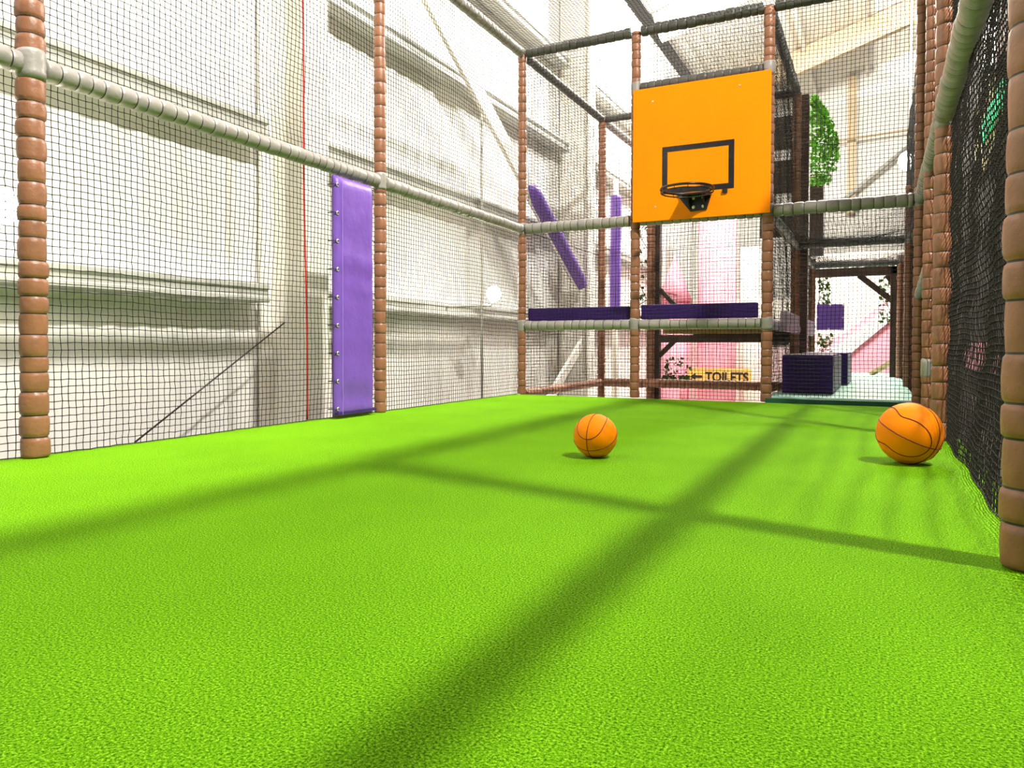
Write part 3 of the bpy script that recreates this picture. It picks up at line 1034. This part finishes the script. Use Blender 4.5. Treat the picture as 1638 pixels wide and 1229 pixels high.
cyl('tower', 0.22, 0.1, 0, 6.4, 0.42, 0.42, MT['pink'], t)
cyl('tower', 0.92, 0.2, 0, 5.2, 0.22, 0.22, MT['castle'], t)
cyl('turret', -0.72, 0.0, 0, 4.05, 0.33, 0.33, MT['pink'], t)
cyl('cone_roof', -0.72, 0.0, 4.05, 5.1, 0.40, 0.01, MT['pink'], t)
box('wall_band', -0.85, 2.6, 0.12, 0.16, 3.15, 3.3, MT['palepink'], t)
box('lower_panel', -0.85, -0.2, 0.10, 0.16, 0, 3.1, MT['palepink'], t)
box('lower_panel', 0.7, 2.6, 0.10, 0.16, 0, 3.0, MT['palepink'], t)
box('lower_panel', -0.1, 0.55, -0.34, -0.30, 0, 3.0, MT['pink'], t)
box('window_slot', 1.35, 1.75, 0.08, 0.13, 3.05, 3.10, MT['black'], t)
box('window_slot', 1.35, 1.75, 0.08, 0.13, 3.19, 3.22, MT['black'], t)
# bunting flag by the turret
bm = bmesh.new()
vs = [bm.verts.new(c) for c in ((-1.05, -0.35, 4.05), (-0.55, -0.35, 4.18), (-1.0, -0.35, 4.28), (-1.05, -0.33, 4.05), (-0.55, -0.33, 4.18), (-1.0, -0.33, 4.28))]
for f in ((0, 1, 2), (5, 4, 3), (0, 3, 4, 1), (1, 4, 5, 2), (2, 5, 3, 0)):
    bm.faces.new([vs[i] for i in f])
from_bm('pennant', bm, MT['maroon'], t)

# TOILETS sign
t = thing('toilets_sign', (-3.12, 16.55, -0.32), 'orange hanging sign with TOILETS lettering and an arrow', 'sign')
box('sign_board', -0.68, 0.68, -0.02, 0.02, 0, 0.36, MT['signy'], t, bevel=0.004)
fc = bpy.data.curves.new('lettering', 'FONT')
fc.body = 'TOILETS'
fc.size = 0.27
fc.extrude = 0.006
fc.offset = 0.008
tmp = bpy.data.objects.new('tmp_text', fc)
COL.objects.link(tmp)
bpy.context.view_layer.update()
me = bpy.data.meshes.new_from_object(tmp.evaluated_get(bpy.context.evaluated_depsgraph_get()))
bpy.data.objects.remove(tmp, do_unlink=True)
me.materials.clear()
me.materials.append(MT['black'])
lo = bpy.data.objects.new('lettering', me)
COL.objects.link(lo)
lo.parent = t
lo.rotation_euler = (PI / 2, 0, 0)
xs_ = [v.co.x for v in me.vertices]
lo.scale = (0.92 / (max(xs_) - min(xs_)), 1.05, 1)
lo.location = (-0.29, -0.024, 0.075)
bm = bmesh.new()
ar = [(-0.62, 0.17), (-0.50, 0.25), (-0.50, 0.20), (-0.36, 0.20), (-0.36, 0.14), (-0.50, 0.14), (-0.50, 0.09)]
a = [bm.verts.new((x, -0.028, z)) for x, z in ar]
b = [bm.verts.new((x, -0.02, z)) for x, z in ar]
bm.faces.new(a)
bm.faces.new(b[::-1])
for i in range(7):
    bm.faces.new((a[i], a[(i + 1) % 7], b[(i + 1) % 7], b[i]))
from_bm('arrow', bm, MT['black'], t)

# ramp with pink side beyond the walkway
t = thing('ramp_wall', (-0.25, 17.0, -0.3), 'pink sloping wall with a white rail beyond the walkway', 'ramp')
def slab(name, poly, y0_, y1_, m):
    bm = bmesh.new()
    a = [bm.verts.new((x, y0_, z)) for x, z in poly]
    b = [bm.verts.new((x, y1_, z)) for x, z in poly]
    bm.faces.new(a)
    bm.faces.new(b[::-1])
    n = len(poly)
    for i in range(n):
        bm.faces.new((a[i], a[(i + 1) % n], b[(i + 1) % n], b[i]))
    return from_bm(name, bm, m, t)


slab('pink_side', [(-0.85, -2.2), (0.95, -2.2), (0.95, 1.62), (0.63, 1.50), (-0.55, 0.42), (-0.85, 0.30)], 0.0, 0.1, MT['pink'])
slab('white_rail', [(-0.85, 0.30), (-0.55, 0.42), (0.63, 1.50), (0.95, 1.64), (0.95, 1.95), (0.63, 1.82), (-0.55, 0.80), (-0.85, 0.66)], -0.06, 0.12, MT['white'])
slab('pink_trim', [(-0.85, 0.66), (-0.35, 0.97), (0.63, 1.82), (0.95, 1.95), (0.95, 2.12), (0.63, 1.98), (-0.35, 1.12), (-0.85, 0.85)], 0.02, 0.10, MT['pink'])
o = box('cream_screen', -1.6, 0.95, 18.0, 18.1, -2.5, 2.6, MT['castle'])
tag(o, 'cream partition behind the pink sloping wall', 'partition')

# things behind the right net
def dark_item(name, y0_, y1_, z0_, z1_, m, label, cat, lift=0.0):
    o = box(name, 0.955 - lift, 0.998 - lift, y0_, y1_, z0_, z1_, MT[m], bevel=0.01)
    return tag(o, label, cat)


dark_item('glow_panel', 8.57, 9.34, 3.33, 3.79, 'glowwhite', 'bright white glowing panel seen high through the right net', 'panel')
dark_item('wall_board', 7.39, 8.30, 2.70, 3.45, 'maroon', 'maroon board beside the glowing panel behind the right net', 'board')
dark_item('glow_panel', 7.48, 9.07, 2.61, 2.79, 'glowgreen', 'green strip with added glow under the maroon board behind the right net', 'sign', 0.045)
dark_item('wall_board', 7.75, 9.93, 2.34, 3.13, 'olive', 'olive yellow board behind the right net below the green strip', 'board')
o = box('pink_window_panel', 0.955, 0.998, 8.34, 10.70, 0.25, 0.55, MT['pink'], bevel=0.01)
tag(o, 'pink panel seen low through the right net, longer of two', 'panel', 'pink panels behind the right net')
o = box('pink_window_panel', 0.955, 0.998, 7.44, 8.12, 0.25, 0.43, MT['pink'], bevel=0.01)
tag(o, 'pink panel seen low through the right net beside the big post', 'panel', 'pink panels behind the right net')

# ------------------------------------------------------------------ lamps in view
def floodlight(loc, aim, label, power, size=0.14):
    d = (Vector(aim) - Vector(loc)).normalized()
    t = thing('floodlight', loc, label, 'lamp', rot=d.to_track_quat('Z', 'Y'))
    tube('housing', [(0, 0, -0.10), (0, 0, -0.06), (0, 0, 0.0)], [size * .5, size * .9, size], MT['white'], t, n=20)
    tube('lens', [(0, 0, 0.001), (0, 0, 0.012)], [size * 0.92, size * 0.8], MT['lampwhite'], t, n=20)
    up = d.to_track_quat('Z', 'Y').inverted() @ Vector((0, 0, 1))
    a = Vector((0, 0, -0.08))
    tube('hanger', [a, a + up * 2.0, a + up * (roofz(loc[0]) - loc[2] - 0.04)], 0.014, MT['steel'], t, n=8)
    if power:
        point('floodlight_glow', Vector(loc) + d * 0.12, power, (1, 0.93, 0.82), 0.1)


floodlight((0.48, 16.0, 4.03), (-1.0, 6, 1.0), 'lit round floodlight high beyond the walkway', 250, 0.20)
def wall_lamp(loc, label, power, size=0.085):
    t = thing('wall_lamp', loc, label, 'lamp')
    V, F = tube_data([(0, 0, -size), (0, 0, -size * .7), (0, 0, 0), (0, 0, size * .7), (0, 0, size)], [size * .3, size * .75, size, size * .75, size * .3], 18)
    obj_from('globe', V, F, MT['lampwhite'], t, smooth=True)
    tube('stem', [(0, 0, -size * .9), (-0.04, 0, -size * 1.5), (XW + 0.03 - loc[0], 0, -size * 1.6)], 0.012, MT['steel'], t, n=8)
    point('lamp_glow', Vector(loc) + Vector((0, 0, size + 0.07)), power, (1, 0.88, 0.70), 0.06)


wall_lamp((-3.80, 7.25, 1.08), 'lit globe lamp on the white wall just left of the corner post', 16)
wall_lamp((-3.72, 2.09, 1.16), 'lit globe lamp at the left edge behind the nearest net', 16)
